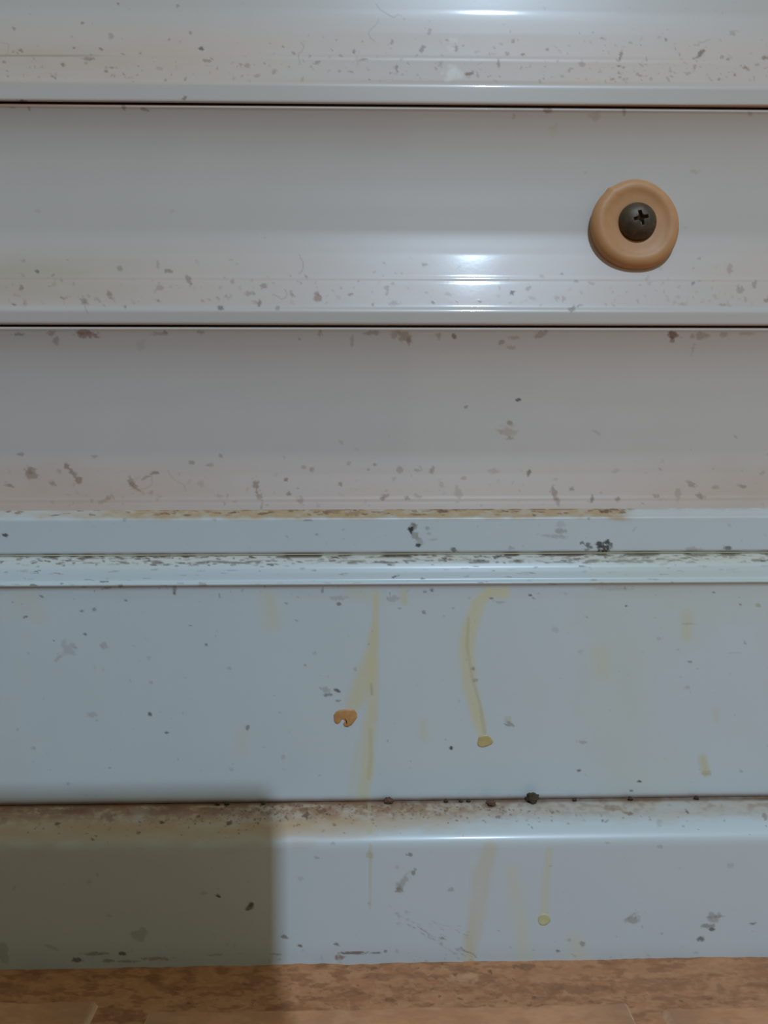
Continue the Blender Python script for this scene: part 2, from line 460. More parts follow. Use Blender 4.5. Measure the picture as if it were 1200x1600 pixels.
# --- lowest board
S = make_board(B3)
board_dirt(S, B3, 1.0)
S.film(sstep(690, 760, S.v) * (.15 + .35 * np.maximum(1 - sstep(60, 420, S.u), sstep(950, 1150, S.u))) * fbm(S.u / 80, S.v / 40, 9) * 1.6, np.array([.50, .36, .29]))
scatter(S, 130, -60, 1260, yf_lower(790, 42, 792), (1.2, 3.8), (BROWN, BROWN * 1.3, BROWN), (.07, .32))
for x, y, rx, ry, an, c, a in [
    (810, 625, 4, 3.4, 0, BLACK, .75), (728, 636, 3, 2.5, 0, BLACK + .05, .5), (793, 672, 15, 9, 0, TAN * .75, .4), (797, 661, 5, 4, 0, BROWN, .5),
    (797, 685, 6, 3, 0, BROWN, .35), (783, 674, 4, 4, 0, BROWN, .3), (827, 738, 3, 6, 10, BROWN * .6, .7), (866, 772, 5, 12, -10, BROWN, .55),
    (872, 785, 3, 8, 0, BROWN, .45), (893, 764, 5, 3.5, 0, BROWN, .6), (925, 780, 3, 7, 10, BROWN * .7, .6), (965, 780, 4, 4, 0, BROWN, .55),
    (675, 735, 4, 6, 30, BROWN, .5), (652, 735, 5, 3, 0, BROWN, .35), (625, 733, 7, 6, 40, BROWN, .4), (603, 775, 7, 3, -20, BROWN, .5),
    (636, 778, 5, 3, 0, BROWN, .5), (717, 770, 6, 10, -20, BROWN, .28), (1094, 776, 7, 5, 30, BROWN, .55), (1059, 771, 5, 12, 0, BROWN, .3),
    (1080, 757, 9, 4, 30, BROWN, .45), (1160, 760, 9, 3, 10, BROWN, .5), (1026, 775, 6, 4, 0, BROWN, .4), (1118, 761, 6, 3, 0, BROWN, .35),
    (50, 741, 13, 8, 30, BROWN, .5), (46, 734, 5, 8, 0, BROWN, .4), (82, 755, 6, 4, 15, BROWN, .45), (105, 729, 5, 5, 0, BROWN, .6),
    (114, 739, 10, 4, 50, BROWN, .55), (123, 750, 5, 6, 0, BROWN, .6), (15, 759, 8, 3, 10, BROWN, .45), (205, 754, 5, 11, -20, BROWN, .45),
    (210, 760, 11, 4, 40, BROWN, .45), (243, 739, 7, 3, -10, BROWN, .6), (228, 746, 10, 2, -30, BROWN, .4), (300, 723, 5, 3.5, 0, BROWN, .45),
    (328, 726, 6, 3, 0, BROWN, .35), (401, 759, 5, 10, -10, BROWN, .6), (406, 776, 5, 6, 0, BROWN, .45), (409, 790, 2, 10, 10, BROWN, .35),
    (447, 749, 3, 3.5, 0, BROWN, .7), (451, 772, 4, 4, 0, BROWN, .6), (466, 763, 2.5, 2.5, 0, BLACK, .5), (474, 730, 5, 3, 0, BROWN, .4),
    (487, 735, 4, 4, 0, BROWN, .45), (470, 781, 5, 5, 0, BROWN, .35), (532, 756, 4, 4, 0, BROWN, .55), (585, 726, 4, 3, 0, BROWN, .5),
    (575, 734, 3, 2, 0, BROWN, .45), (544, 724, 4, 4, 0, BROWN, .3), (170, 778, 5, 4, 0, BROWN, .4), (33, 710, 6, 3, 10, BROWN, .45),
    (148, 713, 5, 3, 0, BROWN, .4), (597, 779, 4, 3, 0, BROWN, .55), (345, 712, 3, 3, 0, BROWN, .4), (315, 756, 6, 6, 0, BROWN, .2),
    (770, 736, 10, 4, 0, BROWN, .25), (725, 747, 5, 3, 0, BROWN, .35), (138, 523, 17, 5, 0, BROWN, .6), (130, 519, 14, 4, 0, BROWN, .6),
    (88, 532, 5, 7, 0, BROWN, .4), (30, 522, 10, 3, 0, BROWN, .5), (80, 521, 7, 4, 0, BROWN, .45), (632, 526, 11, 10, 20, TAN * .6, .6),
    (640, 533, 5, 6, 0, BROWN, .45), (618, 522, 7, 6, 0, TAN * .6, .5), (685, 524, 4, 6, 0, BROWN, .4), (710, 525, 4, 4, 0, BROWN * .6, .65),
    (783, 535, 6, 4, 0, BROWN, .45), (800, 543, 9, 3, 0, TAN * .6, .35), (803, 528, 10, 3, 0, TAN * .6, .4), (846, 522, 11, 5, -30, BROWN, .4),
    (1053, 523, 10, 6, 0, BROWN * .7, .8), (1051, 531, 5, 5, 0, BROWN, .6), (1095, 525, 14, 6, 0, TAN * .6, .5), (1130, 522, 8, 5, 0, TAN * .6, .45),
    (1083, 545, 2, 10, 15, BROWN, .2), (550, 533, 3, 11, 0, BROWN, .3), (500, 520, 4, 5, 0, BROWN, .4), (582, 520, 12, 3.5, 0, BROWN, .45),
    (468, 530, 3, 2.5, 0, BROWN, .55), (315, 519, 8, 3, 0, BROWN, .4), (258, 519, 4, 3, 0, BROWN, .5), (248, 521, 14, 3, 0, BROWN, .35),
    (220, 540, 8, 9, 0, GREY, .15), (1170, 521, 14, 3, 0, TAN * .7, .4)]:
    S.speck(x, y, rx, ry, an, c, a)
hair(S, 225, 745, 60, -5, BROWN, .2); hair(S, 262, 735, 45, 60, BROWN, .2)
S.build('board', M_board, door)

# --- glazing bead
pr = resample([(792, 2.0), (794.5, .6), (796, -1.3), (805, -2.6), (808, -3.35), (811, -3.6), (862, -3.6), (864.6, -3.2), (865, 2.5)], 1.5, .9)
S = Sheet(to_yz(pr), RAIL)
wob = (fbm(S.u / 40, S.v * 0, 31) - .5) * 9
n = fbm(S.u / 13, S.v / 5, 17); n3 = fbm(S.u / 90, S.v / 60, 29)
dens = .35 + .65 * sstep(-40, 300, S.u); dens = dens * (1 - .85 * sstep(960, 1000, S.u))
line = S.v + (S.u - 600) * .0036 - 0
S.film((1 - sstep(806, 815, S.v + wob)) * dens * (.75 + .9 * (n - .3)), np.array([.46, .31, .18]))
S.film((1 - sstep(803, 811, S.v + wob)) * (1 - dens) * .25, PINK)
S.film((1 - sstep(794, 799, S.v + wob * .5)) * dens * sstep(.40, .62, n) * 1.0, BROWN * .8)
for _ in range(90):
    x = rng.uniform(-50, 975)
    S.speck(x, 796 + rng.uniform(-1, 9), rng.uniform(2, 9), rng.uniform(.8, 2), rng.uniform(-10, 10), BROWN * rng.uniform(.6, 1.5), rng.uniform(.3, .8))
for x, y, rx, ry, an, c, a in [
    (692, 799, 9, 3, 0, BROWN * .7, .7), (945, 799, 9, 3.5, 0, BROWN * .7, .8), (520, 799, 14, 4, 0, BROWN * 1.3, .6), (555, 802, 14, 4, 0, BROWN * 1.4, .55),
    (8, 836, 4.5, 3.6, 0, BLACK, .85), (645, 819, 4, 4, 0, GREY * .7, .7), (642, 827, 5, 6, 20, BLACK * .6, .97), (649, 822, 4, 5, 0, GREY * .6, .6),
    (649, 838, 7, 6, 20, GREY * 1.2, .6), (656, 845, 5, 9, -30, GREY * 1.3, .45), (653, 852, 4, 3.5, 0, BLACK * .6, .9), (668, 825, 3.5, 3, 0, GREY, .4),
    (669, 834, 4, 2, 0, GREY, .3), (678, 843, 6, 2, 0, GREY, .3), (875, 829, 11, 5, 0, GREY, .45), (870, 838, 24, 3, 5, GREY, .3),
    (876, 820, 8, 6, 0, GREY, .2), (910, 848, 4, 2.5, 0, BLACK, .7), (918, 851, 4, 4, 0, BLACK, .7), (924, 855, 3.5, 2, 0, BLACK, .7),
    (917, 859, 4, 3, 0, BLACK, .45), (938, 850, 6, 4.5, 0, BLACK, .9), (949, 847, 5, 4.5, 0, BLACK, .9), (944, 855, 11, 4, 0, BLACK, .9),
    (943, 860, 9, 2.5, 0, BLACK, .9), (936, 855, 6, 2, 0, BLACK, .7), (954, 851, 4, 3, 0, BLACK, .7), (1136, 856, 6, 3.4, 0, BLACK + .05, .75),
    (1082, 858, 14, 4, 0, TAN * .7, .4), (710, 859, 5, 3.5, 0, BLACK + .05, .75), (495, 835, 3, 2, 0, GREY, .5), (920, 810, 3, 3, 0, GREY, .6),
    (195, 812, 4, 3, 0, GREY, .45), (482, 813, 8, 1.5, 0, GREY, .6), (335, 812, 5, 2, 0, GREY, .3), (798, 856, 5, 3, 0, GREY, .35), (1140, 820, 4, 3, 0, GREY, .2)]:
    S.speck(x, y, rx, ry, an, c, a)
scatter(S, 40, -60, 1260, lambda: rng.uniform(812, 862), (.8, 2), (GREY,), (.08, .3))
S.build('glazing_bead', M_rail, door)

# --- bottom rail of the door leaf
pr = resample([(866.2, 2.5), (866.8, -3.0), (869, -3.9), (874, -4.6), (880, -5.2), (887, -5.7), (895, -6.05), (906, -6.4), (908, -6.6), (909.5, -7.3), (911.5, -7.6),
               (913.5, -7.5), (915.5, -7.1), (919, -6.9), (1248, -6.9), (1251.5, -6.5), (1252.5, 3.0)], 1.5, 1.0)
S = Sheet(to_yz(pr), RAIL)
u, v = S.u, S.v
vv = v + (u - 600) * .004
n = fbm(u / 24, v / 5, 41); n2 = fbm(u / 120, v / 10, 43)
S.film((1 - sstep(868, 892, vv)) * (.45 + .6 * n2), np.array([.60, .53, .46]))
S.film((1 - sstep(1.0, 5.0, abs(vv - 868))) * sstep(.46, .60, n) * .9, (BLACK + .05) * WARM)
S.film((1 - sstep(1.5, 4.5, abs(vv - 878 - 4 * (n2 - .5)))) * sstep(.50, .66, fbm(u / 17, v / 4, 47)) * .75, (BLACK + .08) * WARM)
for _ in range(230):
    x = rng.uniform(-50, 1250); off = -(x - 600) * .005
    y = 869 + abs(rng.normal(0, 7))
    S.speck(x, y + off, rng.uniform(2, 8), rng.uniform(.7, 1.9), rng.uniform(-12, 12), (BLACK + rng.uniform(0, .12)) * WARM, rng.uniform(.25, .85))
for _ in range(90):
    x = rng.uniform(-50, 1250)
    S.speck(x, 893 - (x - 600) * .005 + rng.uniform(-6, 22), rng.uniform(1.5, 9), rng.uniform(.6, 1.4), rng.uniform(-8, 8), GREY * rng.uniform(.5, 1), rng.uniform(.12, .5))
S.film((1 - sstep(912, 945, vv)) * sstep(909, 916, vv) * .28 * fbm(u / 60, v / 14, 51), GREY * 1.5)
S.film((1 - sstep(-50, 330, u)) * .12 * sstep(.4, .7, fbm(u / 120, v / 120, 52)), YEL)
S.film(sstep(.45, .75, fbm(u / 130, v / 150, 53)) * sstep(740, 1000, u) * .20, YEL * np.array([.95, 1, 1.1]))
# amber runs
S.streak([(588, 925, 4), (586, 975, 7), (582, 1015, 12), (575, 1045, 19), (568, 1070, 20), (553, 1100, 14)], YEL, .72)
S.streak([(582, 1030, 9), (584, 1075, 11), (582, 1110, 11), (575, 1150, 13), (574, 1190, 14), (566, 1252, 13)], YEL * 1.02, .62)
S.streak([(578, 1140, 4), (580, 1180, 5), (576, 1215, 5)], YEL * .85, .45)
S.streak([(546, 1250, 5), (553, 1200, 6), (560, 1160, 5)], YEL, .3)
S.streak([(580, 1070, 2.5), (581, 1084, 3)], GREY * 1.7, .5)
S.streak([(788, 926, 11), (762, 926, 9), (746, 945, 14), (735, 978, 15), (729, 1020, 14), (733, 1065, 15), (744, 1110, 12), (754, 1150, 10)], YEL * 1.02, .72)
S.streak([(732, 965, 2.5), (730, 1010, 3), (738, 1060, 2.5), (750, 1100, 3), (757, 1145, 4)], YEL * .75, .45)
S.streak([(420, 935, 18), (424, 970, 20)], YEL, .38, .95); S.streak([(630, 926, 9), (632, 940, 7)], YEL * .95, .55, .9)
S.streak([(380, 1146, 14), (376, 1170, 14)], YEL, .25, .95); S.streak([(1074, 962, 12), (1072, 995, 10)], YEL * .95, .42, .95)
S.streak([(938, 1020, 20), (940, 1045, 18)], YEL, .3, .95); S.streak([(1098, 1185, 8), (1102, 1206, 9)], YEL * .9, .75, .9)
S.streak([(660, 1130, 10), (662, 1150, 10)], YEL, .3, .95); S.streak([(40, 935, 25), (60, 960, 18)], YEL, .25, .95)
S.streak([(1118, 1110, 7), (1120, 1125, 7)], YEL * .9, .3, .95); S.streak([(550, 925, 16), (590, 935, 14)], YEL, .28, .95)
for x, y, rx, ry, an, c, a in [
    (235, 1116, 3.4, 3, 0, BLACK, .75), (260, 1145, 4, 2.5, 0, BLACK + .03, .7), (387, 1137, 3, 4.5, 0, BLACK + .05, .6), (134, 991, 3, 2, 0, BLACK, .65),
    (298, 978, 3, 2, 0, BLACK, .6), (322, 1007, 3.5, 3, 0, BLACK + .05, .6), (84, 1001, 2.5, 2, 0, BLACK + .03, .6), (40, 964, 4, 2, -20, BLACK, .6),
    (127, 955, 3.5, 2, 0, BLACK + .05, .55), (147, 952, 3, 3, 0, BLACK + .05, .5), (197, 938, 3.5, 2, 20, BLACK, .6), (65, 932, 4, 2, 20, GREY * .6, .6),
    (273, 926, 3, 4.5, 0, GREY * .5, .75), (273, 919, 3, 6, 0, GREY, .5), (166, 919, 10, 2, -8, GREY, .6), (163, 909, 8, 1.5, 0, GREY * .6, .7),
    (52, 914, 5, 1.8, 0, GREY * .6, .7), (188, 915, 4, 3, 0, GREY, .7), (97, 912, 4, 1.5, 0, GREY * .5, .6), (316, 913, 6, 4, 0, GREY, .45),
    (107, 1013, 14, 11, -35, GREY * 1.5, .32), (92, 1028, 8, 3, -40, GREY * 1.3, .35), (118, 1012, 3, 3, 0, GREY, .3), (162, 1009, 7, 5, 0, GREY * 1.3, .38),
    (143, 1117, 8, 4, 0, GREY * 1.3, .3), (232, 1028, 4, 3, 0, GREY * 1.3, .25), (359, 1044, 4, 3, 0, GREY, .3), (235, 1066, 3, 3, 0, GREY * 1.3, .35),
    (52, 1169, 3, 2.5, 0, GREY, .35), (107, 1224, 3, 3, 0, GREY, .3), (361, 1202, 4, 3, 0, GREY, .25), (27, 1140, 3, 2, 0, GREY, .3),
    (530, 944, 4, 3.5, 0, GREY * .8, .75), (504, 922, 3, 4, 0, GREY * .8, .6), (530, 934, 14, 4, 0, GREY * 1.4, .35), (614, 935, 10, 5, 0, GREY * 1.4, .35),
    (662, 957, 3, 3, 0, GREY * .8, .6), (675, 922, 3, 2.5, 0, GREY * .6, .6), (617, 901, 7, 1.6, -20, BLACK, .8), (660, 904, 6, 1.4, 0, BLACK, .6),
    (508, 1078, 9, 5, 20, GREY * 1.4, .4), (527, 1079, 6.5, 2.6, 22, GREY * .5, .85), (512, 1086, 6, 3, -10, GREY * .8, .65), (528, 1095, 5, 2.4, 0, GREY, .6),
    (476, 1039, 3, 2.5, 0, GREY, .4), (492, 1020, 3, 2.5, 0, GREY * 1.2, .3), (443, 1184, 3, 5, 0, GREY * 1.3, .3), (555, 1045, 3, 3, 0, GREY, .3),
    (828, 930, 3.5, 1.8, 0, BLACK, .75), (768, 935, 2.5, 2, 0, BLACK, .6), (782, 941, 7, 2, 0, YEL * .6, .5), (740, 1045, 3, 2.5, 0, GREY, .6),
    (743, 1063, 4, 3.5, 0, GREY, .45), (795, 1131, 8, 4, 25, GREY * 1.1, .6), (792, 1124, 6, 5, 0, YEL * .8, .4), (705, 1169, 3, 2.4, 0, BLACK * .7, .9),
    (905, 1204, 3.5, 2.6, 0, GREY * .4, .75), (1000, 1221, 4.5, 2, 8, BLACK, .85), (987, 1235, 3, 2.5, 0, BLACK, .6), (910, 1159, 9, 3.5, 0, GREY * 1.2, .4),
    (1185, 946, 4.5, 4, 0, YEL * .6, .6), (1157, 945, 3, 2, 0, GREY * .6, .6), (1115, 926, 3, 1.6, 0, GREY * .5, .6), (1078, 1034, 3, 2, 0, GREY * .6, .5),
    (1074, 1074, 5, 3, 0, GREY, .3), (1060, 1015, 3, 2, 0, GREY, .35), (1075, 975, 12, 2, 0, GREY, .25), (1030, 998, 5, 3, 0, GREY, .25),
    (867, 984, 5, 4, 0, GREY, .2), (1102, 1208, 9, 5, 0, YEL * .75, .7), (1158, 1205, 3, 3, 0, GREY, .3), (906, 1018, 4, 3, 0, GREY, .2),
    (664, 925, 3, 2, 0, GREY * .6, .5), (960, 920, 30, 3, 0, GREY * 1.3, .25), (1146, 1020, 10, 2, 0, GREY, .15)]:
    S.speck(x, y, rx, ry, an, c, a)
scatter(S, 150, -60, 1260, lambda: rng.uniform(918, 1245), (.7, 1.8), (GREY, BLACK), (.06, .35))
scatter(S, 50, -60, 1260, lambda: 916 + abs(rng.normal(0, 20)), (.8, 2), (GREY, BLACK), (.2, .55))
S.film(sstep(1240, 1250, v + (u - 600) * .010) * (.25 + .5 * fbm(u / 26, v / 30, 61)), BROWN * 1.6)
S.build('bottom_rail', M_rail, door)

# ------------------------------------------------------------------ threshold of the frame
pr = resample([(1240, 4.0), (1252.7, -7.4), (1263, -11.2), (1273, -14.0), (1282, -16.1), (1290, -17.4), (1298, -18.4), (1306, -19.15), (1313, -19.65), (1318, -19.9), (1323, -20), (1510, -20), (1524, -20)], 1.5, 4)
S = Sheet(to_yz(pr), RAIL)
u, v = S.u, S.v
vv = v + (u - 600) * .009
dl = 1 - sstep(380, 900, u)
n = fbm(u / 36, v / 14, 71); n2 = fbm(u / 9, v / 6, 73); n3 = fbm(u / 120, v / 40, 75)
S.film((1 - sstep(1266 + 24 * dl, 1296 + 36 * dl, vv + (n - .5) * 30)) * (.62 + .36 * dl) * (.55 + .8 * n), np.array([.50, .33, .20]))
S.film((1 - sstep(1256, 1290, vv)) * sstep(.42, .62, n2 * .6 + n * .4) * (.45 + .4 * dl), BROWN * 1.3)
S.film((1 - sstep(.5, 5.5, abs(vv - 1253))) * (.5 + .6 * n), BROWN * .8)
S.film(dl * (1 - sstep(1256, 1290, vv)) * sstep(.50, .62, fbm(u / 26, v / 9, 78)) * .65, np.array([.27, .11, .05]))
S.film(dl * (1 - sstep(1256, 1276, vv)) * sstep(.5, .68, fbm(u / 60, v / 12, 77)) * .7, np.array([.22, .085, .04]))
S.film(sstep(1470, 1500, v) * .12, GREY)
for _ in range(420):
    x = rng.uniform(-60, 1260); off = -(x - 600) * .009
    y = 1256 + off + abs(rng.normal(0, 15))
    S.speck(x, y, rng.uniform(1, 3.4), rng.uniform(.8, 2.2), rng.uniform(0, 180), (BROWN * rng.uniform(.3, 1.4)), rng.uniform(.2, .7))
for _ in range(900):
    x = rng.uniform(-60, 1260); x = x if rng.random() < .6 else rng.uniform(-60, 450)
    S.speck(x, 1255 - (x - 600) * .009 + abs(rng.normal(0, 17)), rng.uniform(.9, 2), rng.uniform(.8, 1.4), rng.uniform(0, 180), BROWN * rng.uniform(.2, 1.1), rng.uniform(.3, .8))
for x, y, rx, ry, an, c, a in [
    (767, 1257, 8, 5, 0, BROWN * .6, .8), (475, 1266, 9, 4, 15, BROWN, .75), (478, 1274, 5, 6, -30, BROWN * .5, .8), (503, 1267, 8, 4, 0, BROWN, .8),
    (437, 1268, 4, 2.5, 0, GREY, .6), (420, 1270, 5, 3, 0, GREY, .35), (170, 1276, 13, 7, 0, BROWN, .55), (90, 1268, 40, 4, 0, BROWN, .6),
    (90, 1287, 5, 2.5, 0, BLACK, .7), (252, 1285, 4, 2.6, 0, BLACK, .8), (358, 1286, 5, 3, -20, BROWN * .4, .8), (217, 1301, 5, 2.5, 0, BROWN, .6),
    (958, 1262, 20, 5, 0, BROWN * 1.4, .5), (983, 1271, 10, 3, 15, BROWN, .6), (1075, 1267, 5, 3.5, 0, GREY * .5, .75), (1195, 1275, 4, 7, -30, BROWN, .5),
    (3, 1284, 8, 6, 0, BROWN, .45), (145, 1312, 3, 2, 0, BLACK, .6), (520, 1318, 4, 3, 0, GREY, .4), (495, 1340, 4, 2.5, 0, GREY, .35),
    (1030, 1285, 5, 7, 0, GREY * 1.4, .3), (950, 1317, 5, 2, 0, GREY, .3), (1032, 1323, 5, 3, 0, GREY, .3),
    (341, 1400, 4, 3, 0, BLACK * .7, .9), (391, 1417, 7, 5, -30, BLACK + .03, .75), (392, 1413, 4, 4, 0, BLACK, .5), (445, 1464, 6, 3, 10, GREY * .7, .7),
    (469, 1478, 5, 2, 10, GREY * .5, .8), (525, 1475, 5, 2.6, 20, GREY * .6, .7), (530, 1496, 10, 4, 0, BROWN, .7), (553, 1489, 24, 2.4, 0, BROWN * .8, .8),
    (588, 1489, 9, 1.6, 0, GREY * .6, .7), (430, 1491, 10, 1.4, 0, GREY * .6, .5), (120, 1500, 9, 4, 0, GREY * .35, .75), (150, 1490, 20, 3, 0, GREY * .5, .5),
    (192, 1490, 6, 3.4, 0, GREY * .3, .8), (245, 1498, 24, 3, 0, BROWN, .5), (200, 1502, 16, 2, 0, BROWN, .5), (170, 1501, 10, 3, 0, GREY * .4, .5),
    (218, 1460, 14, 10, -20, GREY * .8, .3), (5, 1490, 8, 16, 0, GREY, .3), (80, 1480, 14, 3, 20, GREY, .3), (335, 1492, 14, 2, 0, BROWN, .4),
    (518, 1511, 5, 3, 0, BROWN, .6), (139, 1378, 5, 3, 0, GREY, .3), (170, 1431, 5, 2.5, 0, GREY, .3), (318, 1396, 5, 3, 0, GREY, .25),
    (631, 1379, 5, 17, 28, GREY * 1.2, .45), (646, 1364, 3, 7, 25, GREY * .7, .6), (623, 1391, 7, 5, 0, TAN * .5, .65), (622, 1383, 4, 7, 0, GREY, .4),
    (640, 1335, 5, 3, 0, GREY * .8, .65), (705, 1390, 6, 4, 0, GREY, .4), (620, 1355, 3, 3, 0, GREY, .25), (990, 1437, 12, 6, -10, GREY * 1.1, .5),
    (985, 1432, 12, 2, -30, GREY, .4), (1113, 1434, 11, 9, -20, GREY * 1.3, .5), (1120, 1432, 14, 3, -5, GREY, .4), (1108, 1447, 12, 4, 0, GREY * .9, .6),
    (1113, 1452, 5, 3, 0, GREY * .4, .8), (1095, 1467, 7, 3.6, 0, GREY * .5, .75), (1177, 1443, 6, 2, 0, GREY * .6, .7), (910, 1474, 4.5, 3.6, 0, GREY * .8, .65),
    (890, 1468, 4, 2.5, 0, GREY, .4), (872, 1486, 3.5, 2.4, 0, GREY * .6, .7), (1142, 1352, 5, 5, 0, GREY * 1.2, .25), (602, 1486, 3, 2, 0, GREY * .4, .6),
    (690, 1466, 6, 2, 0, GREY * .6, .45), (860, 1353, 3, 2.5, 0, GREY, .3), (577, 1412, 3, 3, 0, GREY, .3), (470, 1373, 5, 3, 0, GREY, .2)]:
    S.speck(x, y, rx, ry, an, c, a)
S.streak([(577, 1256, 3), (577, 1300, 5)], YEL * .8, .5); S.streak([(579, 1320, 3), (578, 1420, 2)], YEL * .85, .45)
S.speck(578, 1336, 5.5, 7, 0, YEL * .75, .6)
S.streak([(766, 1325, 14), (752, 1370, 17), (745, 1430, 16), (731, 1505, 11)], np.array([.58, .50, .36]), .48)
S.streak([(730, 1465, 9), (738, 1505, 6)], YEL * .9, .35)
S.streak([(858, 1330, 7), (853, 1380, 8), (850, 1430, 9)], YEL, .42)
S.streak([(800, 1360, 14), (812, 1440, 15), (820, 1505, 15)], YEL * 1.05, .30, .9); S.streak([(900, 1470, 16), (905, 1505, 18)], YEL, .28, .95)
for _ in range(60):
    t = rng.random()
    S.speck(612 + 125 * t + rng.normal(0, 4), 1422 + 80 * t + rng.normal(0, 5), rng.uniform(2, 6), rng.uniform(.6, 1.4), 32, GREY, rng.uniform(.1, .4))
for _ in range(20):
    t = rng.random()
    S.speck(665 + 70 * t, 1438 + 22 * t + rng.normal(0, 3), rng.uniform(2, 5), .9, 15, GREY, rng.uniform(.1, .25))
hair(S, 720, 1480, 30, 50, BROWN, .5)
scatter(S, 80, -60, 1260, lambda: rng.uniform(1330, 1505), (.8, 2), (GREY, BROWN), (.06, .3))
scatter(S, 60, -60, 1260, lambda: 1505 - abs(rng.normal(0, 14)), (1, 3), (GREY, BROWN), (.08, .35))
th = S.build('trim_1', M_sill)
tag(th, 'blue-white rounded door threshold with brown grime along its top, above the floor', 'threshold', kind='structure')

# ------------------------------------------------------------------ floor: mortar strip and tiles
ys = np.concatenate([np.linspace(.02, -.0185, 8)[:-1], np.arange(-.0185, -.046, -.00027), np.linspace(-.047, -.9, 40)])


def floor_sheet(base, zf):
    S = Sheet(np.stack([ys, ys * 0], 1), base)
    S.P[:, 2] += zf(S.u.ravel(), S.v.ravel(), S.P)
    return S


def mortar_h(u, v, P):
    return (fbm(P[:, 0] * 400, P[:, 1] * 400, 91) - .5) * .0004 + (fbm(P[:, 0] * 90, P[:, 1] * 90, 92) - .5) * .0004


S = floor_sheet(np.array([.48, .21, .10]), mortar_h)
u, v = S.u, S.v
n = fbm(u / 45, v / 16, 93); n2 = fbm(u / 9, v / 5, 95); n3 = fbm(u / 170, v / 60, 97)
S.film(sstep(.42, .68, n) * .6, np.array([.30, .115, .05]))
S.film(sstep(.45, .62, n2) * .35, np.array([.60, .31, .17]))
S.film(sstep(.55, .66, fbm(u / 26, v / 7, 99)) * .5, np.array([.22, .085, .038]))
S.film(np.exp(-((u - 650) / 380) ** 2) * .0 + sstep(500, 750, u) * .25 * n3, np.array([.55, .30, .18]))
for x, y, rx, ry, an, c, a in [
    (725, 1528, 20, 9, 0, np.array([.62, .36, .22]), .5), (820, 1510, 18, 5, 0, BROWN, .6), (768, 1518, 5, 4, 0, BROWN * .6, .7), (910, 1545, 50, 8, 0, BROWN * 1.2, .55),
    (1186, 1533, 4, 3.5, 0, BROWN * .4, .85), (1128, 1545, 9, 10, 0, BROWN * 1.3, .5), (610, 1562, 9, 4, 0, BROWN, .6), (1030, 1530, 40, 3, 0, BROWN, .4),
    (730, 1515, 18, 5, 0, BROWN * 1.4, .5), (20, 1545, 30, 10, 0, BROWN, .4)]:
    S.speck(x, y, rx, ry, an, c, a)
for _ in range(420):
    S.speck(rng.uniform(-60, 1260), rng.uniform(1500, 1575), rng.uniform(1.2, 5.5), rng.uniform(.8, 2), rng.uniform(-20, 20), BROWN * rng.uniform(.4, 1.2), rng.uniform(.2, .6))
floor = S.build('floor', M_floor)
tag(floor, 'brown dirty mortar and terracotta floor tiles at the foot of the threshold', 'floor', kind='structure')


# tile outlines in metres: measured front edges
def tile_mesh(x0, x1, yb, yf, seed, S0=None):
    nx = int(min(700, max(30, (x1 - x0) / .0004))); yy = np.concatenate([np.arange(yb, -.048, -.0003), np.linspace(-.05, yf, 30)])
    xs = np.linspace(x0, x1, nx)
    prof = np.stack([np.concatenate([[yb + .0002], yy]), np.concatenate([[0], yy * 0])], 1)
    S = Sheet(prof, np.array([.60, .285, .145]), xs)
    P = S.P
    edge = np.minimum(np.minimum(P[:, 0] - x0, x1 - P[:, 0]), yb - P[:, 1] + .0004) + (fbm(P[:, 0] * 300, P[:, 1] * 300, seed) - .5) * .0012
    P[:, 1] += (fbm(P[:, 0] * 160, P[:, 0] * 0, seed + 3) - .5) * .0011 * (P[:, 1] > yb - .003)
    P[:, 2] = -.0012 + .0024 * sstep(-.0003, .0013, edge) + (fbm(P[:, 0] * 200, P[:, 1] * 200, seed) - .5) * .0003
    u, v = S.u, S.v
    n = fbm(u / 60, v / 22, seed + 5); n2 = fbm(u / 12, v / 6, seed + 7)
    S.film(sstep(.4, .7, n) * .4, np.array([.50, .205, .085])); S.film(sstep(.5, .7, n2) * .3, np.array([.42, .19, .085]))
    S.film(sstep(.40, .60, fbm(u / 34, v / 9, seed + 9)) * .55, np.array([.47, .22, .12]))
    S.film(sstep(.52, .66, fbm(u / 80, v / 30, seed + 11)) * .45, np.array([.68, .35, .19]))
    ed = edge.reshape(u.shape)
    S.film((1 - sstep(.001, .012, np.minimum(u * 0 + 1, np.minimum(P[:, 0] - x0, x1 - P[:, 0]).reshape(u.shape)))) * .5, np.array([.36, .19, .115]))
    S.film((1 - sstep(.0006, .0014, ed)) * .75, np.array([.88, .58, .38]))
    for _ in range(int(60 * (x1 - x0) / .1)):
        S.speck(rng.uniform(u.min(), u.max()), rng.uniform(1550, 1640), rng.uniform(1, 4), rng.uniform(.8, 2), rng.uniform(-20, 20), BROWN * rng.uniform(.4, 1.3), rng.uniform(.2, .55))
    return S


def floor_xy(px, py, z=.002):
    o = CM.translation; d = CM.to_3x3() @ Vector(((px - 600) / F, -(py - 800) / F, -1.0))
    t = (z - o.z) / d.z; p = o + d * t
    return p.x, p.y


xa = floor_xy(160, 1553); xb0 = floor_xy(228, 1570); xb1 = floor_xy(985, 1559); xc = floor_xy(1025, 1564)
TILES = [(-.45, xa[0], xa[1]), (xb0[0], xb1[0], (xb0[1] + xb1[1]) / 2), (xc[0], .45, xc[1])]
for k, (x0, x1, yb) in enumerate(TILES):
    T = tile_mesh(x0, x1, yb, -.9, 111 + 10 * k)
    T.build('tile', M_floor, floor)

